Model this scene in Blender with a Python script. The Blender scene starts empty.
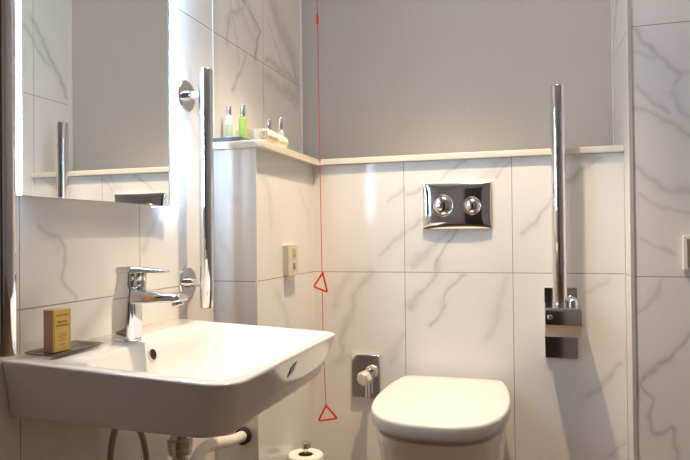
import bpy, bmesh, math, random
import numpy as np
from mathutils import Vector, Matrix
random.seed(4)
PI = math.pi
scene = bpy.context.scene
COL = scene.collection

# ------------------------------------------------------------------ materials
def nt(name):
    m = bpy.data.materials.new(name); m.use_nodes = True
    n = m.node_tree; n.nodes.clear()
    out = n.nodes.new('ShaderNodeOutputMaterial')
    return m, n, out

def simple(name, col, rough=0.5, metal=0.0, spec=0.5, noise=0.0, nscale=40, bump=0.0, coat=0.0, trans=0.0, ior=1.45, emit=None, estr=0):
    m, n, out = nt(name)
    b = n.nodes.new('ShaderNodeBsdfPrincipled')
    b.inputs['Base Color'].default_value = (*col, 1)
    b.inputs['Roughness'].default_value = rough
    b.inputs['Metallic'].default_value = metal
    b.inputs['Specular IOR Level'].default_value = spec
    b.inputs['Coat Weight'].default_value = coat
    b.inputs['Coat Roughness'].default_value = 0.05
    b.inputs['Transmission Weight'].default_value = trans
    b.inputs['IOR'].default_value = ior
    if emit:
        b.inputs['Emission Color'].default_value = (*emit, 1)
        b.inputs['Emission Strength'].default_value = estr
    if noise or bump:
        tc = n.nodes.new('ShaderNodeTexCoord')
        t = n.nodes.new('ShaderNodeTexNoise'); t.inputs['Scale'].default_value = nscale; t.inputs['Detail'].default_value = 4
        n.links.new(tc.outputs['Object'], t.inputs['Vector'])
        if noise:
            mx = n.nodes.new('ShaderNodeMix'); mx.data_type = 'RGBA'
            mx.inputs['A'].default_value = (*[c * (1 - noise) for c in col], 1)
            mx.inputs['B'].default_value = (*[min(1, c * (1 + noise)) for c in col], 1)
            n.links.new(t.outputs['Fac'], mx.inputs['Factor'])
            n.links.new(mx.outputs['Result'], b.inputs['Base Color'])
        if bump:
            bp = n.nodes.new('ShaderNodeBump'); bp.inputs['Strength'].default_value = bump; bp.inputs['Distance'].default_value = 0.002
            n.links.new(t.outputs['Fac'], bp.inputs['Height']); n.links.new(bp.outputs['Normal'], b.inputs['Normal'])
    n.links.new(b.outputs['BSDF'], out.inputs['Surface'])
    return m

def marble(name, axis, u0, w, seed, zj=0.8434, hz=0.70, vert=True, ang=-0.9, rough=0.1):
    """polished veined tile with thin joints; axis 'X' or 'Y' runs along the wall"""
    m, n, out = nt(name)
    N, L = n.nodes, n.links
    b = N.new('ShaderNodeBsdfPrincipled')
    g = N.new('ShaderNodeNewGeometry')
    sp = N.new('ShaderNodeSeparateXYZ'); L.new(g.outputs['Position'], sp.inputs[0])
    def math_(op, a, bb=None):
        k = N.new('ShaderNodeMath'); k.operation = op
        for i, v in enumerate((a, bb)):
            if v is None: continue
            if isinstance(v, (int, float)): k.inputs[i].default_value = v
            else: L.new(v, k.inputs[i])
        return k.outputs[0]
    def joint(sock, c0, step, half):
        t = math_('DIVIDE', math_('SUBTRACT', sock, c0), step)
        t = math_('PINGPONG', math_('ADD', t, 40.0), 0.5)
        return math_('LESS_THAN', math_('MULTIPLY', t, step), half)
    jz = joint(sp.outputs['Z'], zj, hz, 0.0013)
    j = jz
    if vert: j = math_('MAXIMUM', jz, joint(sp.outputs[axis], u0, w, 0.0011))
    # soft clouding and hairline veins that follow one diagonal
    mp = N.new('ShaderNodeMapping'); mp.inputs['Location'].default_value = (seed * 3.1, seed * 1.7, seed * .9)
    mp.inputs['Rotation'].default_value = (0, ang, 0) if axis == 'X' else (ang, 0, 0)
    mp.inputs['Scale'].default_value = (1, 1, .35)
    L.new(g.outputs['Position'], mp.inputs[0])
    n1 = N.new('ShaderNodeTexNoise'); n1.inputs['Scale'].default_value = 6; n1.inputs['Detail'].default_value = 5; n1.inputs['Distortion'].default_value = .6
    L.new(mp.outputs[0], n1.inputs['Vector'])
    hair = math_('SUBTRACT', 1.0, math_('MULTIPLY', math_('ABSOLUTE', math_('SUBTRACT', n1.outputs['Fac'], .5)), 45.0))
    hair = math_('MAXIMUM', hair, 0.0)
    n2 = N.new('ShaderNodeTexNoise'); n2.inputs['Scale'].default_value = 3.2; n2.inputs['Detail'].default_value = 2
    L.new(mp.outputs[0], n2.inputs['Vector'])
    gate = math_('MAXIMUM', math_('MULTIPLY', math_('SUBTRACT', n2.outputs['Fac'], .52), 5.0), 0.0)
    hair = math_('MULTIPLY', math_('MINIMUM', gate, 1.0), hair)
    at = N.new('ShaderNodeAttribute'); at.attribute_name = 'vein'
    n3 = N.new('ShaderNodeTexNoise'); n3.inputs['Scale'].default_value = 38; n3.inputs['Detail'].default_value = 5
    L.new(g.outputs['Position'], n3.inputs['Vector'])
    brk = math_('ADD', math_('MULTIPLY', n3.outputs['Fac'], 1.1), .42)
    v = math_('ADD', math_('MULTIPLY', at.outputs['Fac'], brk), math_('MULTIPLY', hair, .045))
    v = math_('ADD', v, math_('MULTIPLY', math_('MINIMUM', gate, 1.0), .035))
    v = math_('MINIMUM', v, 1.0)
    mx = N.new('ShaderNodeMix'); mx.data_type = 'RGBA'
    mx.inputs['A'].default_value = (.83, .815, .795, 1); mx.inputs['B'].default_value = (.33, .305, .285, 1)
    L.new(v, mx.inputs['Factor'])
    m2 = N.new('ShaderNodeMix'); m2.data_type = 'RGBA'; m2.inputs['B'].default_value = (.36, .33, .30, 1)
    L.new(j, m2.inputs['Factor']); L.new(mx.outputs['Result'], m2.inputs['A'])
    L.new(m2.outputs['Result'], b.inputs['Base Color'])
    b.inputs['Roughness'].default_value = rough
    b.inputs['Specular IOR Level'].default_value = .5
    L.new(b.outputs['BSDF'], out.inputs['Surface'])
    return m

def wallpaper(name):
    m, n, out = nt(name)
    N, L = n.nodes, n.links
    b = N.new('ShaderNodeBsdfPrincipled'); b.inputs['Roughness'].default_value = .8
    g = N.new('ShaderNodeNewGeometry')
    mp = N.new('ShaderNodeMapping'); mp.inputs['Scale'].default_value = (160, 160, 6); L.new(g.outputs['Position'], mp.inputs[0])
    t = N.new('ShaderNodeTexNoise'); t.inputs['Scale'].default_value = 1; t.inputs['Detail'].default_value = 3; L.new(mp.outputs[0], t.inputs['Vector'])
    mx = N.new('ShaderNodeMix'); mx.data_type = 'RGBA'
    mx.inputs['A'].default_value = (.47, .435, .395, 1); mx.inputs['B'].default_value = (.525, .485, .44, 1)
    L.new(t.outputs['Fac'], mx.inputs['Factor']); L.new(mx.outputs['Result'], b.inputs['Base Color'])
    bp = N.new('ShaderNodeBump'); bp.inputs['Strength'].default_value = .08; bp.inputs['Distance'].default_value = .001
    L.new(t.outputs['Fac'], bp.inputs['Height']); L.new(bp.outputs['Normal'], b.inputs['Normal'])
    L.new(b.outputs['BSDF'], out.inputs['Surface'])
    return m

CER = simple('white_ceramic', (.78, .77, .755), .07, spec=.55, coat=.3)
LIDM = simple('lid_plastic', (.78, .76, .73), .22, spec=.5)
CHR = simple('chrome', (.80, .80, .81), .06, metal=1)
CHR2 = simple('brushed_chrome', (.72, .72, .72), .2, metal=1)
STEEL = simple('dark_steel', (.30, .29, .27), .22, metal=1)
LEDGE = simple('ledge_stone', (.76, .72, .64), .28, noise=.03, nscale=25)
TRIM = simple('white_trim', (.82, .82, .80), .35)
ALU = simple('satin_trim', (.66, .64, .62), .3, metal=.3)
WHITE = simple('white_paint', (.80, .78, .74), .7)
PVC = simple('white_pvc', (.84, .83, .80), .3)
RUB = simple('black_rubber', (.02, .02, .02), .5)
RED = simple('red_plastic', (.72, .018, .012), .35)
CORD = simple('red_cord', (.60, .03, .035), .6)
TOW = simple('white_towel', (.93, .92, .90), .95, noise=.06, nscale=120, bump=.8)
TOWC = simple('cream_towel', (.88, .81, .64), .95, noise=.08, nscale=120, bump=.8)
PAPER = simple('tissue_paper', (.86, .83, .78), .95, noise=.03, nscale=200, bump=.3)
CARD = simple('cardboard_core', (.20, .13, .08), .9)
GOLD = simple('gold_card', (.60, .41, .09), .38, metal=.15)
PINK = simple('copper_card', (.50, .27, .17), .45, metal=.15)
INK = simple('brown_ink', (.30, .13, .02), .6)
TRAYB = simple('grey_blue_tray', (.12, .16, .22), .35)
LOTION = simple('white_lotion_bottle', (.82, .84, .80), .25)
GREEN = simple('green_gel', (.38, .55, .12), .12, spec=.5)
CLEAR = simple('clear_bottle', (.75, .76, .74), .08, trans=.5)
SILV = simple('silver_cap', (.62, .64, .67), .25, metal=.9)
LABG = simple('green_label', (.50, .62, .40), .5)
TEAL = simple('teal_patch', (.03, .22, .24), .4)
HOSE = simple('braided_steel', (.36, .35, .34), .38, metal=.8, noise=.25, nscale=300, bump=.6)
MIR = simple('mirror_glass', (.90, .92, .91), .0, metal=1)
LED = simple('led_strip', (.9, .95, 1), .4, emit=(.52, .74, 1.0), estr=66.0)
LED2 = simple('led_edge', (.9, .95, 1), .4, emit=(.48, .72, 1.0), estr=3.5)
FROST = simple('frosted_glass', (.42, .50, .58), .25)
PEARL = simple('pearl_chrome', (.86, .83, .78), .22, metal=.55)
BACKG = simple('mirror_edge', (.55, .60, .62), .3)
PLATE = simple('cream_plate', (.68, .65, .55), .35)
BRASS = simple('brushed_brass_face', (.50, .43, .33), .4, metal=.7)
OCHRE = simple('ochre_rocker', (.62, .47, .20), .4)
DARKB = simple('brown_socket', (.30, .24, .15), .5)
FLOORM = simple('floor_vinyl', (.24, .145, .075), .45, noise=.12, nscale=6)
ROOMW = simple('warm_grey_wall', (.55, .50, .46), .7, noise=.03, nscale=3)
DOORM = simple('dark_door', (.055, .045, .042), .45, noise=.1, nscale=12)
CEILM = simple('ceiling_paint', (.78, .76, .72), .8)
HOLE = simple('dark_hole', (.01, .01, .01), .6)

# ------------------------------------------------------------------ mesh helpers (world coordinates)
def loft(bm, rings, cap0=True, cap1=True, closed=True):
    vs = [[bm.verts.new(p) for p in r] for r in rings]
    k = len(vs[0])
    for a, b in zip(vs, vs[1:]):
        for i in range(k if closed else k - 1):
            j = (i + 1) % k
            bm.faces.new((a[i], a[j], b[j], b[i]))
    if cap0: bm.faces.new(list(reversed(vs[0])))
    if cap1: bm.faces.new(vs[-1])
    return vs

def rrect(x0, x1, y0, y1, r, n=8):
    """rounded rectangle, r = radius or (x0y0, x1y0, x1y1, x0y1)"""
    if not isinstance(r, (tuple, list)): r = (r,) * 4
    cs = [(x0, y0, 1, 1, PI), (x1, y0, -1, 1, 1.5 * PI), (x1, y1, -1, -1, 0), (x0, y1, 1, -1, .5 * PI)]
    pts = []
    for (cx, cy, sx, sy, a0), rr in zip(cs, r):
        for i in range(n + 1):
            a = a0 + .5 * PI * i / n
            pts.append((cx + sx * rr + rr * math.cos(a), cy + sy * rr + rr * math.sin(a)))
    return pts

BOXED = set()
def box(bm, x0, x1, y0, y1, z0, z1, bev=0.002, seg=2):
    BOXED.add(id(bm))
    t = bmesh.new()
    bmesh.ops.create_cube(t, size=1)
    for v in t.verts:
        v.co = Vector((x0 + (v.co.x + .5) * (x1 - x0), y0 + (v.co.y + .5) * (y1 - y0), z0 + (v.co.z + .5) * (z1 - z0)))
    if bev: bmesh.ops.bevel(t, geom=t.edges[:], offset=bev, segments=seg, affect='EDGES', profile=.5)
    join(bm, t)

def join(bm, t, M=None):
    if M is not None: bmesh.ops.transform(t, matrix=M, verts=t.verts[:])
    me = bpy.data.meshes.new('tmp'); t.to_mesh(me); t.free(); bm.from_mesh(me); bpy.data.meshes.remove(me)

def frame(d):
    d = Vector(d).normalized()
    a = Vector((0, 0, 1)) if abs(d.z) < .9 else Vector((1, 0, 0))
    u = d.cross(a).normalized(); return u, d.cross(u).normalized(), d

def lathe(bm, o, d, prof, seg=32):
    """prof: list of (distance along d, radius)"""
    u, v, d = frame(d); o = Vector(o)
    rings = [[tuple(o + d * h + (u * math.cos(2 * PI * i / seg) + v * math.sin(2 * PI * i / seg)) * max(r, 1e-5)) for i in range(seg)] for h, r in prof]
    loft(bm, rings)

def smooth_path(pts, n=10):
    P = [Vector(p) for p in pts]; out = []
    P2 = [P[0] * 2 - P[1]] + P + [P[-1] * 2 - P[-2]]
    for i in range(1, len(P2) - 2):
        a, b, c, d = P2[i - 1:i + 3]
        for k in range(n):
            t = k / n
            out.append(.5 * ((2 * b) + (c - a) * t + (2 * a - 5 * b + 4 * c - d) * t * t + (3 * b - a - 3 * c + d) * t ** 3))
    out.append(P[-1]); return out

def tube(bm, pts, r, seg=16, closed=False, smooth=0):
    P = smooth_path(pts, smooth) if smooth else [Vector(p) for p in pts]
    k = len(P); rings = []
    u = None
    for i, p in enumerate(P):
        if closed: t = (P[(i + 1) % k] - P[i - 1]).normalized()
        else: t = (P[min(i + 1, k - 1)] - P[max(i - 1, 0)]).normalized()
        if u is None: u = frame(t)[0]
        u = (u - t * u.dot(t)).normalized(); v = t.cross(u)
        rr = r[i] if isinstance(r, (list, tuple)) else r
        rings.append([tuple(p + (u * math.cos(2 * PI * j / seg) + v * math.sin(2 * PI * j / seg)) * rr) for j in range(seg)])
    if closed: rings.append(rings[0]); loft(bm, rings, False, False); bmesh.ops.remove_doubles(bm, verts=bm.verts[:], dist=1e-6)
    else: loft(bm, rings)

ORG = {}
def obj(name, bm, mat, parent=None, org=(0, 0, 0), ang=35, flat=False, label=None, wn=False):
    o0 = Vector(ORG.get(parent, org)) if parent else Vector(org)
    boxed = id(bm) in BOXED; BOXED.discard(id(bm))
    bmesh.ops.recalc_face_normals(bm, faces=bm.faces[:])
    bmesh.ops.translate(bm, vec=-o0, verts=bm.verts[:])
    for f in bm.faces: f.smooth = not flat
    for e in bm.edges:
        if len(e.link_faces) == 2 and e.calc_face_angle(0) > math.radians(ang): e.smooth = False
    me = bpy.data.meshes.new(name); bm.to_mesh(me); bm.free()
    o = bpy.data.objects.new(name, me); COL.objects.link(o)
    for mm in (mat if isinstance(mat, list) else [mat]): me.materials.append(mm)
    if parent: o.parent = parent; ORG[o] = ORG[parent]
    else: o.location = o0; ORG[o] = tuple(o0)
    if label: o['label'] = label
    if boxed or wn:
        md = o.modifiers.new('normals', 'WEIGHTED_NORMAL'); md.keep_sharp = True; md.weight = 100
    return o

def thing(name, label, cat, loc, group=None):
    o = bpy.data.objects.new(name, None); COL.objects.link(o)
    o.empty_display_size = .02; o.location = loc; ORG[o] = tuple(loc)
    o['label'] = label; o['category'] = cat
    if group: o['group'] = group
    return o

def tag(o, label, cat, group=None):
    o['label'] = label; o['category'] = cat
    if group: o['group'] = group
    return o
B = bmesh.new

# ------------------------------------------------------------------ setting
VE = {}
VE['left'] = [
  ([(0.906, 0.985), (0.95, 0.961), (0.976, 0.942), (0.972, 0.891), (1.008, 0.853)],0.0035,0.5),
  ([(0.925, 0.978), (0.958, 0.941)],0.012,0.2),
  ([(1.015, 0.787), (1.056, 0.811), (1.123, 0.835)],0.02,0.32),
  ([(1.033, 0.794), (1.087, 0.826)],0.005,0.3),
  ([(1.296, 1.017), (1.247, 0.97), (1.216, 0.943)],0.01,0.35),
  ([(1.358, 0.761), (1.435, 0.808)],0.012,0.3),
  ([(1.39, 1.52), (1.43, 1.36), (1.52, 1.26)],0.012,0.22),
  ([(1.42, 1.28), (1.50, 1.17)],0.010,0.2),
  ([(1.741, 1.703), (1.806, 1.672), (1.877, 1.65), (1.836, 1.54)],0.007,0.75),
  ([(1.773, 1.696), (1.846, 1.643)],0.02,0.35),
  ([(1.67, 1.635), (1.636, 1.532)],0.007,0.45),
  ([(1.683, 1.639), (1.752, 1.682)],0.007,0.45),
  ([(1.70, 1.70), (1.79, 1.615), (1.86, 1.60)],.016,.3),
  ([(1.62, 1.72), (1.70, 1.60), (1.715, 1.50)],.004,.4),
  ([(1.93, 1.70), (2.03, 1.62), (2.10, 1.575)],.004,.45),
  ([(2.08, 1.74), (2.20, 1.66)],.012,.3),
  ([(2.0, 1.52), (2.10, 1.47), (2.22, 1.455)],.006,.4),
  ([(1.963, 1.794), (2.045, 1.71), (2.174, 1.624), (2.235, 1.536)],0.04,0.45),
  ([(1.924, 1.56), (2.094, 1.562), (2.236, 1.544)],0.014,0.45),
  ([(1.759, 1.528), (1.737, 1.479), (1.666, 1.398)],0.005,0.5),
  ([(1.923, 1.506), (2.045, 1.493), (2.213, 1.497)],0.025,0.42),
  ([(1.891, 1.518), (1.912, 1.389)],0.006,0.3)]
VE['back'] = [
  ([(0.656, 1.205), (0.598, 1.166), (0.553, 1.138)],0.004,0.42),
  ([(0.79, 1.19), (0.737, 1.146)],0.004,0.42),
  ([(0.771, 1.2), (0.693, 1.14)],0.012,0.2),
  ([(0.553, 1.138), (0.505, 1.12), (0.456, 1.094)],0.006,0.38),
  ([(0.446, 1.109), (0.397, 1.077)],0.005,0.35),
  ([(0.502, 1.022), (0.455, 0.983)],0.008,0.38),
  ([(0.445, 0.97), (0.369, 0.904)],0.008,0.38),
  ([(0.615, 0.972), (0.578, 0.916), (0.54, 0.855)],0.004,0.6),
  ([(0.588, 0.968), (0.521, 0.912), (0.464, 0.864)],0.012,0.36),
  ([(0.324, 0.84), (0.274, 0.755), (0.231, 0.628), (0.219, 0.55)],0.014,0.4),
  ([(0.254, 0.826), (0.201, 0.737)],0.018,0.3),
  ([(0.204, 0.535), (0.255, 0.555)],0.012,0.3),
  ([(0.559, 0.884), (0.529, 0.809), (0.456, 0.722)],0.009,0.42),
  ([(0.633, 0.837), (0.586, 0.78), (0.576, 0.728), (0.528, 0.675)],0.005,0.48),
  ([(0.581, 0.754), (0.561, 0.705)],0.014,0.25),
  ([(0.768, 0.83), (0.75, 0.729), (0.712, 0.636)],0.014,0.25),
  ([(0.441, 0.626), (0.392, 0.548)],0.016,0.3),
  ([(0.911, 1.068), (0.863, 1.009), (0.813, 0.969)],0.006,0.45),
  ([(1.062, 1.198), (1.008, 1.171), (0.955, 1.118)],0.007,0.5),
  ([(1.109, 0.57), (1.042, 0.509), (1.004, 0.477)],0.008,0.35),
  ([(1.06, 0.821), (1.003, 0.793)],0.01,0.3),
  ([(1.112, 0.346), (1.073, 0.298)],0.006,0.35)]
VE['panel'] = [
  ([(1.132, 1.534), (1.161, 1.498), (1.187, 1.477), (1.206, 1.443), (1.235, 1.404)],0.007,0.6),
  ([(1.235, 1.404), (1.232, 1.375)],0.006,0.5),
  ([(1.235, 1.404), (1.269, 1.397), (1.294, 1.397)],0.005,0.35),
  ([(1.127, 1.468), (1.191, 1.458)],0.006,0.35),
  ([(1.139, 1.372), (1.185, 1.332), (1.218, 1.298)],0.007,0.48),
  ([(1.228, 1.358), (1.253, 1.287), (1.268, 1.27)],0.006,0.4),
  ([(1.125, 1.312), (1.186, 1.3), (1.225, 1.26), (1.267, 1.221), (1.291, 1.2), (1.36, 1.17)],0.008,0.5),
  ([(1.125, 1.155), (1.158, 1.122), (1.198, 1.089), (1.265, 1.07), (1.301, 1.064), (1.4, 1.06)],0.013,0.5),
  ([(1.134, 1.068), (1.178, 1.051), (1.264, 1.017), (1.288, 1.007), (1.4, .99)],0.005,0.42),
  ([(1.132, 0.943), (1.186, 0.931), (1.23, 0.904)],0.005,0.4),
  ([(1.189, 0.835), (1.164, 0.784), (1.124, 0.725)],0.005,0.45),
  ([(1.36, .76), (1.284, 0.697), (1.259, 0.678), (1.181, 0.604), (1.135, 0.543), (1.121, 0.499)],0.006,0.75),
  ([(1.135, 0.543), (1.16, 0.502), (1.153, 0.452), (1.173, 0.409), (1.219, 0.435), (1.223, 0.369), (1.20, .30)],0.0045,0.7)]
VE['panel'] = [(a, w_, s_ * .78) for a, w_, s_ in VE['panel']]
VE['reveal'] = [
  ([(2.023, 1.855), (2.12, 1.721), (2.236, 1.559)],0.01,0.5),
  ([(1.969, 1.811), (2.023, 1.776), (2.12, 1.675)],0.008,0.4)]
VE['side'] = [([(1.58, 1.15), (1.64, 1.10), (1.66, 1.0)], .01, .25), ([(1.70, .80), (1.78, .70), (1.80, .55)], .012, .25),
              ([(1.9, 1.12), (1.97, 1.02)], .008, .2)]
VE['front'] = [([(.03, 1.18), (.06, 1.06)], .01, .25), ([(.02, .98), (.05, .9)], .012, .2)]
VE[''] = []

def lines(a, b, step, fine=None):
    """grid positions a..b, fine step inside the window, corners otherwise"""
    if not fine: return np.array([a, b])
    f0, f1 = max(a, fine[0]), min(b, fine[1])
    xs = list(np.linspace(f0, f1, max(2, int((f1 - f0) / step) + 1)))
    if f0 > a: xs = [a] + xs
    if f1 < b: xs = xs + [b]
    return np.array(xs)

def veined(name, axis, const, u, z, veins, mat, fu=None, fz=None, step=.003):
    """wall on plane axis = const, with the stone's veins stored per vertex"""
    us, zs = lines(*u, step, fu), lines(*z, step, fz)
    U, Z = np.meshgrid(us, zs)
    # natural meander of the veins
    Uw = U + .006 * np.sin(41 * Z + 3 * U) + .003 * np.sin(97 * Z - 60 * U)
    Zw = Z + .006 * np.sin(37 * U + 1.3) + .003 * np.sin(111 * U + 50 * Z)
    A = np.zeros_like(U)
    for pts, w, s in veins:
        D = np.full_like(U, 9.)
        T = np.zeros_like(U)
        for (a0, a1), (b0, b1) in zip(pts, pts[1:]):
            dx, dy = b0 - a0, b1 - a1
            t = np.clip(((Uw - a0) * dx + (Zw - a1) * dy) / (dx * dx + dy * dy + 1e-12), 0, 1)
            D = np.minimum(D, np.hypot(Uw - a0 - t * dx, Zw - a1 - t * dy))
        wv = w * (.75 + .5 * (.5 + .5 * np.sin(23 * U + 31 * Z)))
        core = np.exp(-(D / (wv * .95)) ** 2) * s * .68 + np.exp(-(D / (wv * 3.2)) ** 2) * s * .2
        if w > .0055: core = np.maximum(core, np.exp(-((D - .0) / .0028) ** 2) * s * .8)
        A = np.maximum(A, core)
    ny, nx = U.shape
    co = np.zeros((ny * nx, 3))
    if axis == 'x': co[:, 0] = const; co[:, 1] = U.ravel()
    else: co[:, 1] = const; co[:, 0] = U.ravel()
    co[:, 2] = Z.ravel()
    idx = np.arange(ny * nx).reshape(ny, nx)
    F = np.stack([idx[:-1, :-1], idx[:-1, 1:], idx[1:, 1:], idx[1:, :-1]], -1).reshape(-1, 4)
    me = bpy.data.meshes.new(name); me.from_pydata(co.tolist(), [], F.tolist())
    at = me.attributes.new('vein', 'FLOAT', 'POINT'); at.data.foreach_set('value', A.ravel().astype(np.float32))
    me.materials.append(mat); me.update()
    o = bpy.data.objects.new(name, me); COL.objects.link(o); o['kind'] = 'structure'
    return o

CEIL = 2.45
XA, W = .4463, .345
YB, YN, YP, YC = 2.025, 2.25, 1.8945, 1.5564
XC, XE = .1281, 1.1173
M_left = marble('marble_left', 'Y', YC, W, 1.0, ang=.8)
M_back = marble('marble_back', 'X', XA, W, 2.0, ang=.6)
M_panel = marble('marble_panel', 'X', XE, W, 3.3, ang=-.8)
M_side = marble('marble_side', 'Y', YC, 9, 4.1, vert=False, ang=.8)
M_rev = marble('marble_reveal', 'Y', 2.030, 9, 5.2, vert=True, ang=-.8)
veined('wall_left', 'x', 0, (-.75, YN), (0, CEIL), VE['left'], M_left, (.75, YN), (.45, 1.95))
veined('wall_back', 'y', YB, (XC, XE), (0, 1.208), VE['back'], M_back, (XC, XE), (.2, 1.208))
veined('wall_back_panel', 'y', YP, (XE, 2.3), (0, CEIL), VE['panel'], M_panel, (XE, 1.42), (.2, 1.75))
veined('wall_back_reveal', 'x', XE, (YP, YN), (0, CEIL), VE['reveal'], M_rev, (YP, YN), (1.0, 1.95))
veined('wall_chase_side', 'x', XC, (YC, YB), (0, 1.208), VE['side'], M_side, (YC, YB), (.3, 1.208), .008)
veined('wall_chase_front', 'y', YC, (0, XC), (0, 1.208), VE['front'], marble('marble_front', 'X', 0, 9, 6.1, vert=False, ang=.6), (0, XC), (.3, 1.208), .008)

def panel(name, pts, mat):
    bm = B(); bm.faces.new([bm.verts.new(p) for p in pts])
    me = bpy.data.meshes.new(name); bm.to_mesh(me); bm.free(); me.materials.append(mat)
    o = bpy.data.objects.new(name, me); COL.objects.link(o); o['kind'] = 'structure'; return o
def sbox(name, c, mat, bev=.001):
    bm = B(); box(bm, *c, bev); o = obj(name, bm, mat); o['kind'] = 'structure'; return o
panel('wall_back_upper', [(0, YN, 1.20), (XE, YN, 1.20), (XE, YN, CEIL), (0, YN, CEIL)], wallpaper('grey_wallpaper'))
panel('floor', [(0, -.75, 0), (2.3, -.75, 0), (2.3, YN, 0), (0, YN, 0)], FLOORM)
panel('ceiling', [(0, -.75, CEIL), (0, YN, CEIL), (2.3, YN, CEIL), (2.3, -.75, CEIL)], CEILM)
panel('wall_right', [(2.3, -.75, 0), (2.3, -.75, CEIL), (2.3, YP, CEIL), (2.3, YP, 0)], ROOMW)
panel('wall_front', [(0, -.75, 0), (0, -.75, CEIL), (2.3, -.75, CEIL), (2.3, -.75, 0)], ROOMW)
sbox('door_1', (.42, 1.06, -.749, -.72, .004, 2.05), DOORM, .003)
# corner and joint trims
sbox('trim_1', (.0005, .003, 1.5544, 1.5584, 1.23, CEIL - .003), TRIM, 0)
sbox('trim_2', (.0005, .010, YN - .009, YN - .0005, 1.23, CEIL - .003), TRIM, .002)
sbox('trim_3', (XE - .003, XE - .0003, 2.222, YN - .0005, 1.23, CEIL - .003), TRIM, .002)
sbox('trim_4', (XE - .004, XE + .006, YP - .004, YP + .006, .003, CEIL - .003), ALU, .001)
sbox('trim_5', (XE - .005, XE - .0005, YB - .006, YB - .0005, .003, 1.207), TRIM, .001)
sbox('trim_6', (XC - .004, XC + .002, YC - .002, YC + .004, .003, 1.207), TRIM, .001)

# ------------------------------------------------------------------ ledge over the boxing
t = B()
X1, Y1, R = XC + .024, YC - .016, .022
pts = [(.001, Y1)]
for i in range(9):
    a = -PI / 2 + PI / 2 * i / 8
    pts.append((X1 - R + R * math.cos(a), Y1 + R + R * math.sin(a)))
yb = YB - .012
for i in range(7):
    a = PI + -PI / 2 * i / 6
    pts.append((X1 + .012 + .012 * math.cos(a), yb - .012 + .012 * math.sin(a)))
pts += [(XE - .001, yb), (XE - .001, YN - .001), (.001, YN - .001)]
loft(t, [[(x, y, z) for x, y in pts] for z in (1.2085, 1.2285)])
es = [e for e in t.edges if abs(e.verts[0].co.z - e.verts[1].co.z) < 1e-6]
bmesh.ops.bevel(t, geom=es, offset=.003, segments=3, affect='EDGES', profile=.5)
tag(obj('ledge', t, LEDGE, None, (.1, 1.9, 1.2085)), 'cream stone ledge capping the tiled boxing along corner and back wall', 'ledge')

# ------------------------------------------------------------------ wash basin
def rimz(x): return .7655 - x * .0195 / .42
def bring(x0, x1, y0, y1, r, z=None, dz=0):
    return [(x, y, (rimz(x) + dz) if z is None else z) for x, y in rrect(x0, x1, y0, y1, r, 8)]
basin = thing('wash_basin', 'white ceramic wash basin hung on the marble wall under the lit mirror', 'basin', (.2, 1.09, .76))
b = B()
rr = (.004, .052, .026, .004)
rings = [
    bring(.03, .25, 1.03, 1.17, (.03, .05, .05, .03), .618),
    bring(.02, .29, 1.00, 1.22, (.02, .06, .06, .02), .634),
    bring(.003, .385, .862, 1.288, (.004, .05, .05, .004), .654),
    bring(.001, .394, .846, 1.302, (.004, .052, .036, .004), .658),
    bring(.001, .400, .841, 1.308, (.004, .052, .034, .004), .666),
    bring(.001, .409, .835, 1.330, rr, None, -.048),
    bring(.001, .420, .826, 1.357, rr, None, -.008),
    bring(.001, .4215, .8245, 1.359, rr, None, -.004),
    bring(.001, .420, .826, 1.357, rr, None, -.0012),
    bring(.0015, .417, .829, 1.354, rr, None, 0),
    bring(.112, .406, .852, 1.340, (.05, .05, .028, .05), None, -.0005),
    bring(.116, .402, .857, 1.335, (.05, .05, .03, .05), None, -.004),
    bring(.124, .388, .872, 1.307, (.05, .05, .04, .05), None, -.030),
    bring(.134, .370, .892, 1.268, (.05, .05, .04, .05), None, -.062),
    bring(.150, .345, .915, 1.235, (.05, .05, .05, .05), None, -.080),
    bring(.19, .30, 1.00, 1.17, (.05, .05, .05, .05), None, -.088),
    bring(.235, .265, 1.075, 1.105, .0149, None, -.090)]
for k in (2, 3, 4): rings[k] = [(x, y, z + .006 * (1 - x / .4)) for x, y, z in rings[k]]
loft(b, rings)
body = obj('bowl', b, CER, basin, ang=70)
OV = ((.1245, 1.072, .7345), (1, 0, .28))
b = B(); lathe(b, OV[0], OV[1], [(-.004, .0125), (.001, .0125), (.0018, .0118), (.0016, .0104), (-.004, .0100)], 28)
ov = obj('overflow_ring', b, CHR, basin)
b = B(); lathe(b, OV[0], OV[1], [(-.0035, .0101), (.0002, .0101), (.0002, 0)], 24)
obj('overflow_hole', b, HOLE, ov)
b = B(); lathe(b, (.25, 1.09, .6635), (0, 0, 1), [(0, .03), (.004, .03), (.006, .026), (.006, 0)], 28)
obj('drain_plug', b, CHR, basin)
b = B()
q = [(.4100, 1.0715, .7040), (.4150, 1.0780, .7215), (.4165, 1.1025, .7290), (.4125, 1.0950, .7120)]
loft(b, [[(p[0] - .006, p[1], p[2]) for p in q], [(p[0] + .0018, p[1], p[2]) for p in q]])
obj('patch', b, TEAL, basin, label='small teal patch on the front of the basin')  # thin teal-coloured patch set on the basin's front face

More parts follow.
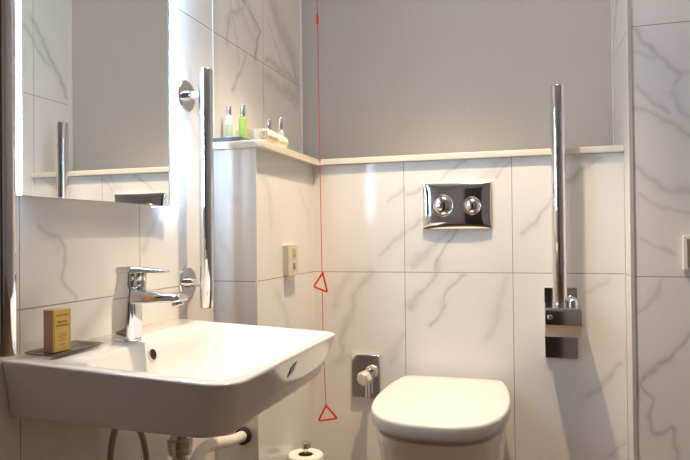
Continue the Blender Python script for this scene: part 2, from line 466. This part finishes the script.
# ------------------------------------------------------------------ tap
TY = 1.066
tap = thing('basin_mixer_tap', 'chrome single lever mixer tap standing on the white basin', 'tap', (.07, TY, .7625))
def tr(cx, hx, hy, z, r, lean=0): return [(x + cx, y + TY, z + (x * lean)) for x, y in rrect(-hx, hx, -hy, hy, r, 6)]
b = B()
loft(b, [tr(.070, .0285, .0265, .760, .0262), tr(.070, .0285, .0265, .7655, .0262), tr(.070, .0265, .0245, .7672, .024)])
obj('base_ring', b, CHR, tap)
b = B()
loft(b, [tr(.0690, .0255, .0232, .7645, .014), tr(.0700, .0250, .0228, .79, .012), tr(.0705, .0245, .0222, .835, .010), tr(.0755, .0225, .0215, .862, .008), tr(.0752, .0195, .0212, .866, .006), tr(.0742, .0165, .0208, .872, .005), tr(.0755, .0165, .0205, .897, .005)])
obj('body', b, CHR, tap)
b = B()
def sp(x, z0, z1, hy, r=.005): return [(x, TY + y, z) for y, z in rrect(-hy, hy, z0, z1, r, 4)]
loft(b, [sp(.080, .8360, .8640, .0205), sp(.100, .8365, .8635, .0205), sp(.140, .8380, .8610, .0195), sp(.188, .8400, .8550, .0185, .004), sp(.1975, .8425, .8530, .0178, .004), sp(.199, .8445, .8515, .017, .003)])
spout = obj('spout', b, CHR, tap)
b = B(); lathe(b, (.184, TY, .842), (.25, 0, -1), [(0, .0125), (.008, .0125), (.0095, .0112), (.0095, .009), (.006, .0085), (.006, 0)], 24)
obj('aerator', b, CHR2, spout)
b = B(); lathe(b, (.0985, TY, .858), (.05, 0, 1), [(0, .0135), (.010, .0135), (.0115, .0125), (.013, .0135), (.022, .0135), (.0235, .0125), (.025, .0135), (.040, .0135)], 32)
obj('cartridge', b, CHR2, tap)
b = B()
def lv(x, z0, z1, hy): return [(x, TY + y, z) for y, z in rrect(-hy, hy, z0, z1, min(z1 - z0, hy) * .3, 4)]
loft(b, [lv(.0585, .8960, .9070, .019), lv(.0595, .8955, .9085, .0208), lv(.085, .8955, .9085, .0208), lv(.096, .8955, .9085, .0195), lv(.108, .8965, .9080, .0160), lv(.130, .8965, .9055, .0130), lv(.156, .8960, .9022, .0110), lv(.1625, .8965, .9010, .0095)])
obj('lever', b, CHR, tap)

# ------------------------------------------------------------------ waste and hoses below the basin
wt = thing('waste_trap', 'chrome bottle trap under the basin joined to a white waste pipe', 'trap', (.18, 1.08, .40))
b = B(); lathe(b, (.18, 1.08, .6175), (0, 0, -1), [(0, .019), (.049, .019), (.050, .016), (.16, .016)], 28)
obj('tailpiece', b, CHR, wt)
b = B(); lathe(b, (.18, 1.08, .572), (0, 0, -1), [(0, .022), (.002, .0255), (.016, .0255), (.018, .022), (.019, .0235), (.030, .0235), (.032, .021)], 28)
obj('slip_nut', b, CHR, wt)
b = B(); lathe(b, (.18, 1.08, .52), (0, 0, -1), [(0, .02), (.006, .031), (.10, .031), (.115, .026), (.12, .0)], 28)
obj('trap_bottle', b, CHR, wt)
b = B(); tube(b, [(.178, 1.105, .482), (.168, 1.15, .492), (.136, 1.25, .490), (.112, 1.35, .468), (.099, 1.45, .441), (.086, 1.5555, .4215)], .0145, 18, smooth=8)
pipe = obj('waste_pipe', b, PVC, wt, label='white plastic waste pipe running to the tiled boxing')
b = B(); lathe(b, (.086, 1.5560, .4215), (0, -1, 0), [(0, .0225), (.014, .0225), (.016, .020), (.016, .0145)], 26)
obj('pipe_collar', b, RUB, pipe, label='black rubber collar')
for lab, P in (('grey braided hose under the basin, the one nearer the left rail', [(.066, 1.055, .614), (.062, 1.043, .600), (.058, 1.032, .560), (.055, 1.025, .50), (.03, 1.02, .43), (.004, 1.02, .42)]),
               ('grey braided hose under the basin, the one nearer the chrome trap', [(.072, 1.090, .614), (.068, 1.094, .604), (.062, 1.112, .576), (.060, 1.135, .535), (.058, 1.145, .48), (.03, 1.15, .43), (.004, 1.15, .42)])):
    hs = thing('water_hose', lab, 'hose', P[0], 'water hoses under the basin')
    b = B(); tube(b, P, .0062, 12, smooth=8); obj('braid', b, HOSE, hs)
    b = B(); lathe(b, (P[0][0], P[0][1], .6175), (0, 0, -1), [(0, .008), (.004, .008), (.006, .0065)], 12); obj('ferrule', b, CHR2, hs)

# ------------------------------------------------------------------ soap on its tray
tr_ = B()
def trr(d, z): return [(x, y, z) for x, y in rrect(.010 + d, .076 - d, .862 + d, .992 - d, .004, 4)]
loft(tr_, [trr(.004, .7662), trr(0, .7695), trr(.0005, .7705), trr(.004, .7705), trr(.007, .7680)])
for v in tr_.verts: v.co.z += -(v.co.x - .04) * .03 + .0004
tag(obj('soap_tray', tr_, STEEL, None, (.043, .927, .767)), 'thin dark steel tray lying on the basin edge under the soap box', 'tray')
sbx = thing('soap_box', 'small gold soap box with copper side standing on the steel tray', 'soap box', (.042, .905, .7685))
def place(bm, M): bmesh.ops.transform(bm, matrix=M, verts=bm.verts[:])
MB = Matrix.Translation((.0445, .9025, .7685)) @ Matrix.Rotation(math.radians(-6), 4, 'Z')
b = B(); box(b, -.0095, .0125, -.0195, .0195, 0, .0735, .0008); place(b, MB); obj('carton', b, PINK, sbx)
b = B(); box(b, .0122, .0133, -.0190, .0190, .0006, .0729, .0003); place(b, MB)
fp = obj('front_panel', b, GOLD, sbx, label='gold front with lines of brown print')
b = B()
for (z, w, h) in ((.0655, .030, .0022), (.0525, .026, .0034), (.0465, .032, .0030), (.032, .020, .0011), (.028, .024, .0011), (.024, .018, .0011), (.020, .022, .0011), (.013, .014, .0010)):
    box(b, .0131, .0136, -w * .42, w * .42, z * .95, z * .95 + h, 0)
for s in (-1, 1): box(b, .0131, .0136, s * .0168 - .0003, s * .0168 + .0003, .004, .070, 0)
place(b, MB); obj('print', b, INK, fp)

# ------------------------------------------------------------------ lit mirror
mi = thing('wall_mirror', 'tall wall mirror with glowing white light strips down both sides', 'mirror', (0, 1.065, 1.04))
MX = .029
b = B(); box(b, .0005, MX - .002, 0.8405, 1.2985, 1.0405, 1.86, .001); obj('mirror_case', b, BACKG, mi)
b = B(); box(b, MX - .002, MX, .8405, 1.2985, 1.0395, 1.8615, .0004, 1); obj('mirror_glass', b, MIR, mi)
b = B(); box(b, MX - .0018, MX + .0003, 1.285, 1.2984, 1.0398, 1.8612, .0002, 1); obj('frosted_border', b, FROST, mi, label='unlit frosted border beside the right strip')
for y0, y1, e in ((.826, .8403, -1), (1.2988, 1.3180, 1)):
    b = B(); box(b, MX - .004, MX + .003, y0, y1, 1.0395, 1.8615, .0008, 1)
    st = obj('light_strip', b, LED, mi, label='frosted strip glowing cool white')
    b = B(); box(b, .015, MX - .0042, y0 + (.002 if e < 0 else .0), y1 - (.002 if e > 0 else 0), 1.0410, 1.86, .0006, 1)
    obj('diffuser_edge', b, LED2, st)

# ------------------------------------------------------------------ wall rails beside the mirror
def rail(x, y, z0, z1, discs, label):
    t = thing('grab_rail', label, 'grab rail', (x, y, z0), 'upright rails beside the mirror')
    r = .0178
    b = B(); lathe(b, (x, y, z0), (0, 0, 1), [(0, r - .004), (.0015, r - .001), (.004, r), (z1 - z0 - .004, r), (z1 - z0 - .0015, r - .001), (z1 - z0, r - .004)], 36)
    obj('tube', b, CHR, t)
    for z in discs:
        b = B(); lathe(b, (.0002, y, z), (1, 0, 0), [(0, .040), (.004, .040), (.006, .038), (.0062, .013)], 40)
        f = obj('flange', b, CHR, t)
        b = B(); lathe(b, (.004, y, z), (1, 0, 0), [(0, .0135), (.012, .0135), (.0125, .0105), (x - .004 - .006, .0105)], 24)
        obj('stem', b, CHR, f)
rail(.058, 1.410, .786, 1.3935, (.850, 1.329), 'upright chrome grab rail on the wall right of the mirror')
rail(.066, .7685, .786, 1.80, (.850, 1.72), 'upright chrome grab rail at the left end of the basin, cut by the frame')

# ------------------------------------------------------------------ fold-up rail by the toilet
fr = thing('folding_support_rail', 'folded up chrome support rail hinged on tiles right of the toilet', 'support rail', (.93, YB, .585))
b = B(); box(b, .884, .980, YB - .010, YB - .0005, .583, .800, .002); obj('wall_plate', b, CHR, fr)
b = B()
prof = [(YB - .010, .658), (YB - .070, .658), (YB - .110, .694), (YB - .112, .700), (YB - .112, .735), (YB - .104, .748), (YB - .04, .756), (YB - .010, .757)]
loft(b, [[(x, y, z) for y, z in prof] for x in (.884, .985)])
bmesh.ops.bevel(b, geom=[e for e in b.edges if abs(e.verts[0].co.x - e.verts[1].co.x) < 1e-6], offset=.002, segments=2, affect='EDGES')
obj('hinge_bracket', b, CHR, fr, wn=True)
ys = YB - .052
b = B(); lathe(b, (.9285, ys, .745), (0, 0, 1), [(0, .014), (.004, .019), (.010, .021), (.662, .021), (.666, .0195), (.668, .016)], 40)
obj('rail_tube', b, CHR, fr)
b = B(); lathe(b, (.963, ys, .742), (0, 0, 1), [(0, .017), (.020, .017), (.027, .014), (.031, .008), (.032, .0)], 28)
obj('hinge_pin', b, CHR, fr)
b = B()
for i in range(3): box(b, .899 + .003 * i * 0, .9005, 0, 0, 0, 0, 0) if False else None
lathe(b, (.8975, YB - .112, .722), (0, -1, 0), [(0, .0075), (.002, .0075), (.003, .006), (.003, 0)], 20)
obj('screw_cap', b, CHR2, fr)

# ------------------------------------------------------------------ flush plate
fl = thing('flush_plate', 'chrome flush plate with two round buttons above the toilet', 'flush plate', (.618, YB, .985))
b = B()
x0, x1, zz0, zz1 = .510, .7272, .9845, 1.1325
n_ = 28
def pil(u, v): return YB - .010 - .0105 * math.sqrt(max(0, (1 - abs(u) ** 3) * (1 - abs(v) ** 4)))
uu = [math.sin(PI / 2 * (-1 + 2 * i / n_)) for i in range(n_ + 1)]
G = [[b.verts.new(((x0 + x1) / 2 + u * (x1 - x0) / 2, pil(u, v), (zz0 + zz1) / 2 + v * (zz1 - zz0) / 2)) for u in uu] for v in uu]
for a in range(n_):
    for c in range(n_): b.faces.new((G[a][c], G[a][c + 1], G[a + 1][c + 1], G[a + 1][c]))
edge = [G[0][i] for i in range(n_)] + [G[i][n_] for i in range(n_)] + [G[n_][n_ - i] for i in range(n_)] + [G[n_ - i][0] for i in range(n_)]
back = [b.verts.new((v.co.x, YB + .001, v.co.z)) for v in edge]
for i in range(len(edge)):
    k = (i + 1) % len(edge); b.faces.new((edge[i], back[i], back[k], edge[k]))
b.faces.new(back)
obj('plate', b, CHR, fl, ang=50)
for x, r, z, w in ((.5755, .0355, 1.0595, 'larger'), (.6690, .0285, 1.0570, 'smaller')):
    b = B(); lathe(b, (x, YB - .0190, z), (0, -1, 0), [(0, r), (.0035, r), (.005, r - .0015), (.0045, r - .004), (.002, r - .005)], 40)
    rg = obj('button_ring', b, CHR2, fl)
    q = r - .0055
    b = B(); lathe(b, (x, YB - .0195, z), (0, -1, 0), [(0, q)] + [(.003 + .012 * math.sin(k * PI / 16), q * math.cos(k * PI / 16)) for k in range(9)], 40)
    obj('button', b, CHR, fl, label=w + ' domed flush button')

# ------------------------------------------------------------------ valve on the tiles left of the toilet
va = thing('shutoff_valve', 'chrome square wall plate with a stubby valve knob left of the toilet', 'valve', (.312, YB, .42))
b = B(); box(b, .2620, .3620, YB - .012, YB - .0005, .4225, .5675, .003, 3); obj('wall_plate', b, CHR, va)
b = B(); lathe(b, (.325, YB - .011, .505), (0, -1, 0), [(0, .016), (.004, .016), (.006, .011), (.048, .011)], 24); stem = obj('stem', b, CHR, va)
b = B(); lathe(b, (.326, YB - .046, .504), (-.35, -1, -.25), [(0, .010), (.002, .019), (.006, .0235), (.016, .0250), (.026, .0245), (.031, .021), (.033, .015), (.0335, 0)], 8); obj('knob', b, PEARL, va, ang=30, label='pale satin knob')
b = B(); tube(b, [(.325, YB - .034, .500), (.3245, YB - .034, .475), (.3235, YB - .033, .450), (.323, YB - .032, .432)], .0075, 16, smooth=5); obj('outlet', b, CHR, va)

# ------------------------------------------------------------------ toilet
TX = .605
def outline(pts, sx=1., yf=0., yb=0., n=6):
    """right half (dx, y) from front to back, mirrored and smoothed"""
    P = smooth_path([(x * sx, y, 0) for x, y in pts], n)
    R = [(TX + p.x, p.y) for p in P]
    Lh = [(TX - p.x, p.y) for p in reversed(P)]
    return R + Lh[:-1] if abs(P[0].x) < 1e-6 else R + Lh
half = [(0, 1.466), (.042, 1.4685), (.083, 1.480), (.120, 1.504), (.150, 1.546), (.171, 1.605), (.1815, 1.68), (.1830, 1.76), (.176, 1.86), (.162, 1.945), (.154, 1.970), (.138, 1.982), (.10, 1.987), (.03, 1.988)]
def inset(o, d):
    c = Vector((TX, 1.74)); out = []
    k = len(o)
    for i in range(k):
        a, b_ = Vector(o[i - 1]), Vector(o[(i + 1) % k]); t = (b_ - a).normalized()
        nrm = Vector((t.y, -t.x))
        if nrm.dot(Vector(o[i]) - c) < 0: nrm = -nrm
        p = Vector(o[i]) - nrm * d; out.append((p.x, p.y))
    return out
O = outline(half)
wc = thing('toilet', 'white toilet with closed rounded lid below the chrome flush plate', 'toilet', (TX, 1.74, 0))
def at(o, z): return [(x, y, z) for x, y in o]
b = B()
def shrink(o, k): return [(TX + (x - TX) * k, 1.74 + (y - 1.74) * k) for x, y in o]
loft(b, [at(inset(O, .008), .4800), at(inset(O, .0015), .4808), at(inset(O, .0004), .484), at(O, .490), at(O, .5070), at(inset(O, .0012), .5108), at(inset(O, .0035), .5135), at(inset(O, .008), .5146), at(shrink(O, .80), .5153), at(shrink(O, .5), .5158), at(shrink(O, .1), .5160)])
obj('lid', b, LIDM, wc, ang=60)
b = B()
loft(b, [at(inset(O, .030), .4642), at(inset(O, .026), .4652), at(inset(O, .025), .470), at(inset(O, .026), .4795), at(inset(O, .030), .4799)])
obj('seat', b, LIDM, wc, ang=60)
for s in (-1, 1):
    b = B(); lathe(b, (TX + s * .085 - .018, 1.988, .486), (1, 0, 0), [(0, .009), (.001, .0105), (.035, .0105), (.036, .009)], 20); obj('hinge', b, CHR, wc)
def pan(d, fwd, sx, z):
    o = [(TX + (x - TX) * sx, y) for x, y in inset(O, d)]
    res = []
    for x, y in o:
        k = (2.02 - y) / (2.02 - 1.468)
        y2 = y + fwd * max(0, k)
        if y > 1.93: y2 = y + (2.0235 - y) * min(1, (y - 1.93) / .04)
        res.append((x, y2, z))
    return res
b = B()
loft(b, [pan(.012, .12, .84, .003), pan(.012, .115, .845, .02), pan(.012, .095, .88, .16), pan(.012, .060, .93, .30), pan(.012, .020, .98, .41), pan(.012, .008, 1.0, .440), pan(.011, .003, 1.0, .455), pan(.014, .0, 1.0, .4625), pan(.022, .0, 1.0, .4640)])
obj('pan', b, CER, wc, ang=60)

# ------------------------------------------------------------------ paper holder and roll
RX, RY, RZ = .183, 1.778, .306
hd = thing('toilet_roll_stand', 'chrome toilet roll stand with round knob in the tiled corner', 'roll stand', (RX, RY, 0))
b = B(); lathe(b, (RX, RY, .001), (0, 0, 1), [(0, .05), (.008, .05), (.012, .046), (.012, .01)], 36); obj('base', b, CHR, hd)
b = B(); lathe(b, (RX, RY, .010), (0, 0, 1), [(0, .0065), (RZ + .006, .0065)], 20); obj('post', b, CHR, hd)
b = B(); lathe(b, (RX, RY, RZ + .004), (0, 0, 1), [(0, .0075), (.004, .0085), (.012, .0085), (.013, .0135), (.015, .0155), (.029, .0155), (.031, .014), (.031, 0)], 28); obj('knob', b, CHR2, hd)
b = B(); lathe(b, (RX, RY, RZ - .1075), (0, 0, 1), [(0, .0), (0, .045), (.005, .045), (.006, .043), (.006, .0)], 36); obj('support_disc', b, CHR, hd)
rl = thing('toilet_roll', 'white toilet roll upright on the stand in the tiled corner', 'toilet roll', (RX, RY, RZ - .10))
b = B()
def ring(r, z, k=44): return [(RX + r * math.cos(2 * PI * i / k), RY + r * math.sin(2 * PI * i / k), z) for i in range(k)]
z0, z1 = RZ - .1010, RZ
loft(b, [ring(.0225, z0), ring(.050, z0), ring(.0535, z0 + .003), ring(.0540, z0 + .006), ring(.0540, z1 - .007), ring(.0525, z1 - .0025), ring(.049, z1), ring(.026, z1), ring(.0235, z1 - .002), ring(.0225, z1 - .006), ring(.0225, z0)], False, False)
bmesh.ops.remove_doubles(b, verts=b.verts[:], dist=1e-6)
obj('paper', b, PAPER, rl, ang=60)
b = B(); loft(b, [ring(.0224, z0 + .001), ring(.0224, z1 - .003), ring(.0212, z1 - .003), ring(.0212, z0 + .001), ring(.0224, z0 + .001)], False, False)
bmesh.ops.remove_doubles(b, verts=b.verts[:], dist=1e-6)
obj('core', b, CARD, rl)

# ------------------------------------------------------------------ alarm cord
PX = lambda z: .1895 - .0086 * (z - .84)
pc = thing('alarm_pull_cord', 'red emergency pull cord with two triangle handles hanging in the corner', 'pull cord', (.178, 1.93, CEIL))
b = B(); tube(b, [(PX(CEIL - .001), 1.93, CEIL - .001), (PX(1.4), 1.93, 1.4), (PX(.845), 1.93, .845)], .0013, 8); obj('cord', b, CORD, pc)
b = B(); tube(b, [(PX(.790), 1.93, .790), (PX(.6), 1.93, .60), (.199, 1.93, .412)], .0013, 8); obj('cord', b, CORD, pc)
b = B(); lathe(b, (PX(1.70), 1.93, 1.662), (0, 0, 1), [(0, .0015), (.004, .0042), (.028, .0042), (.036, .0015)], 14); obj('bead', b, RED, pc)
for (A, Bq, Cq) in (((.1915, 1.930, .845), (.163, 1.922, .800), (.2055, 1.936, .782)), ((.1985, 1.930, .412), (.1745, 1.924, .362), (.2345, 1.938, .371))):
    b = B(); P = []
    V = [Vector(A), Vector(Bq), Vector(Cq)]
    for i in range(3):
        p, a, c = V[i], V[i - 1], V[(i + 1) % 3]
        for t_ in (0, .5, 1):
            q1 = p + (a - p).normalized() * .005; q2 = p + (c - p).normalized() * .005
            P.append((q1 * (1 - t_) ** 2 + p * 2 * t_ * (1 - t_) + q2 * t_ * t_))
    tube(b, P, .0031, 10, closed=True)
    h = obj('handle', b, RED, pc)
    b = B(); lathe(b, Vector(A) - Vector((0, 0, .007)), (0, 0, 1), [(0, .002), (.002, .004), (.008, .004), (.011, .002)], 12); obj('toggle', b, RED, h)

# ------------------------------------------------------------------ wall plates
sw = thing('fused_spur', 'small cream wall switch on the side of the tiled boxing', 'switch', (XC, 1.79, .845))
b = B(); box(b, XC - .001, XC + .016, 1.745, 1.830, .846, .940, .003, 3); obj('back_box', b, PLATE, sw)
b = B(); box(b, XC + .0145, XC + .0185, 1.744, 1.831, .845, .941, .0015); fpl = obj('face_plate', b, PLATE, sw)
b = B(); box(b, XC + .017, XC + .0215, 1.779, 1.803, .906, .930, .002); obj('rocker', b, OCHRE, sw, label='ochre rocker')
b = B(); box(b, XC + .017, XC + .0200, 1.780, 1.800, .864, .884, .001); obj('fuse_holder', b, DARKB, sw, label='brown fuse holder')
wp = thing('wall_socket_plate', 'white framed switch plate on the tiles at the right picture edge', 'switch plate', (1.29, YP, .864))
b = B(); box(b, 1.244, 1.340, YP - .012, YP - .0005, .863, .956, .002); obj('frame', b, TRIM, wp)
b = B(); box(b, 1.2525, 1.3315, YP - .0155, YP - .011, .871, .948, .001); obj('face', b, BRASS, wp, label='brushed brown metal face')

# ------------------------------------------------------------------ toiletries on the ledge
LZ = 1.2287
b = B()
def try_(d, z): return [(x, y, z) for x, y in rrect(.002 + d, .094 - d, 1.545 + d, 1.66 - d, .006, 5)]
loft(b, [try_(.003, LZ), try_(0, LZ + .004), try_(0, LZ + .0105), try_(.001, LZ + .0115), try_(.003, LZ + .0115), try_(.005, LZ + .007)])
tag(obj('amenity_tray', b, TRAYB, None, (.05, 1.6, LZ)), 'slate blue tray on the ledge holding two small bottles', 'tray')
def bottle(x, y, r, z0, zs, zt, mat, lab, name='toiletry_bottle', label_mat=None, group='small bottles on the ledge'):
    t = thing(name, lab, 'bottle', (x, y, z0), group)
    b = B(); H = zs - z0
    lathe(b, (x, y, z0), (0, 0, 1), [(0, r * .8), (.002, r), (H - .012, r), (H - .005, r * .85), (H - .001, r * .5), (H + .003, r * .48)], 26)
    bd = obj('bottle_body', b, mat, t)
    b = B(); lathe(b, (x, y, zs), (0, 0, 1), [(0, r * .66), (.001, r * .7), (zt - zs - .002, r * .66), (zt - zs, r * .58), (zt - zs, 0)], 24)
    obj('cap', b, SILV, t)
    if label_mat:
        b = B(); lathe(b, (x, y, z0 + H * .22), (0, 0, 1), [(0, r + .0001), (0, r + .0004), (H * .42, r + .0004), (H * .42, r + .0001)], 26)
        obj('label', b, label_mat, bd)
TZ = LZ + .0072
bottle(.0235, 1.605, .0105, TZ, 1.314, 1.3395, LOTION, 'slim white bottle with pale green label on the blue tray', label_mat=LABG)
bottle(.0555, 1.628, .0115, TZ, 1.312, 1.3465, GREEN, 'slim bottle of bright green gel on the blue tray')
bottle(.062, 1.80, .012, LZ, 1.302, 1.333, CLEAR, 'clear silver capped bottle behind the towels, nearer the green bottle')
bottle(.1015, 1.80, .012, LZ, 1.298, 1.336, CLEAR, 'clear silver capped bottle behind the towels, nearer the red cord')
# folded towel: three soft folds
b = B()
for i in range(3):
    z0 = LZ + .0004 + i * .0180
    rgs = []
    for k in range(9):
        s = k / 8; y = 1.668 + .08 * s
        rgs.append([(x + .003 * math.sin(5 * s + i), y, z0 + (z - z0) * (1 - .1 * math.sin(3 * s)) ) for x, z in rrect(.004 + .002 * i, .110 - .002 * i, z0, z0 + .0174, .008, 5)])
    loft(b, rgs)
tag(obj('folded_towel', b, TOW, None, (.06, 1.71, LZ)), 'white towel folded flat on the ledge behind the blue tray', 'towel')
# rolled towel: spiral extruded along its length
def spiral_roll(cx, y0, y1, cz, r, ph):
    b = B(); prof = []
    turns = 2.6; nn = 64
    th = r / (turns + .6)
    for i in range(nn + 1):
        a = turns * 2 * PI * i / nn; ra = .0015 + (r - .0015) * i / nn
        prof.append((ra, a))
    outer = [(cx + ra * math.cos(a + ph), cz + ra * math.sin(a + ph)) for ra, a in prof]
    inner = [(cx + max(.0006, ra - th * .72) * math.cos(a + ph), cz + max(.0006, ra - th * .72) * math.sin(a + ph)) for ra, a in prof]
    sec = outer + inner[::-1]
    rg = []
    for k in range(7):
        s = k / 6; sh = .93 + .07 * math.sin(PI * s)
        rg.append([(cx + (x - cx) * sh, y0 + (y1 - y0) * s + .0015 * math.sin(i * .5), cz + (z - cz) * sh) for i, (x, z) in enumerate(sec)])
    loft(b, rg); return b
tag(obj('rolled_towel', spiral_roll(.134, 1.592, 1.665, LZ + .0205, .0205, 3.9), TOWC, None, (.134, 1.63, LZ), ang=50), 'cream flannel rolled up on the ledge corner, nearer the blue tray', 'towel', 'rolled flannels')
tag(obj('rolled_towel', spiral_roll(.124, 1.690, 1.765, LZ + .0215, .0215, 4.4), TOWC, None, (.124, 1.73, LZ), ang=50), 'cream flannel rolled up on the ledge, nearer the red cord', 'towel', 'rolled flannels')

# ------------------------------------------------------------------ lights
def spot(name, loc, col, power, radius, angle, blend, to=None):
    l = bpy.data.lights.new(name, 'SPOT'); l.energy = power; l.color = col; l.shadow_soft_size = radius
    l.spot_size = math.radians(angle); l.spot_blend = blend
    o = bpy.data.objects.new(name, l); COL.objects.link(o); o.location = loc
    if to is not None: o.rotation_euler = (Vector(to) - Vector(loc)).to_track_quat('-Z', 'Y').to_euler()
    return o
spot('downlight_main', (.58, 1.575, 2.43), (1.0, .76, .49), 140, .03, 67, .65)
la = bpy.data.lights.new('ceiling_fill', 'AREA'); la.shape = 'SQUARE'; la.size = .5; la.energy = 7; la.color = (1.0, .87, .74)  # added soft fill just under the ceiling, no fitting behind it
lo = bpy.data.objects.new('ceiling_fill', la); COL.objects.link(lo); lo.location = (.85, 1.30, 2.445)
w = bpy.data.worlds.new('World'); scene.world = w; w.use_nodes = True
w.node_tree.nodes['Background'].inputs[0].default_value = (.9, .85, .8, 1)
w.node_tree.nodes['Background'].inputs[1].default_value = .02

# ------------------------------------------------------------------ camera
cam = bpy.data.cameras.new('Camera'); co = bpy.data.objects.new('Camera', cam); COL.objects.link(co)
cam.sensor_width = 36; cam.lens = 620.97 / 690 * 36; cam.clip_start = .02
yaw, pitch, roll = .2892, .0097, -.0102
c, s = math.cos(yaw), math.sin(yaw)
F, Rv, U = Vector((-s, c, 0)), Vector((c, s, 0)), Vector((0, 0, 1))
F2 = F * math.cos(pitch) + U * math.sin(pitch); U2 = U * math.cos(pitch) - F * math.sin(pitch)
R3 = Rv * math.cos(roll) + U2 * math.sin(roll); U3 = U2 * math.cos(roll) - Rv * math.sin(roll)
M = Matrix(((R3.x, U3.x, -F2.x), (R3.y, U3.y, -F2.y), (R3.z, U3.z, -F2.z))).to_4x4()
M.translation = (.8439, 0, .965)
co.matrix_world = M
scene.camera = co
scene.view_settings.view_transform = 'Standard'
scene.view_settings.look = 'None'
scene.view_settings.gamma = 1
scene.view_settings.use_curve_mapping = False
scene.view_settings.exposure = 0.14
scene.cycles.max_bounces = 10
scene.cycles.diffuse_bounces = 6
scene.cycles.glossy_bounces = 6
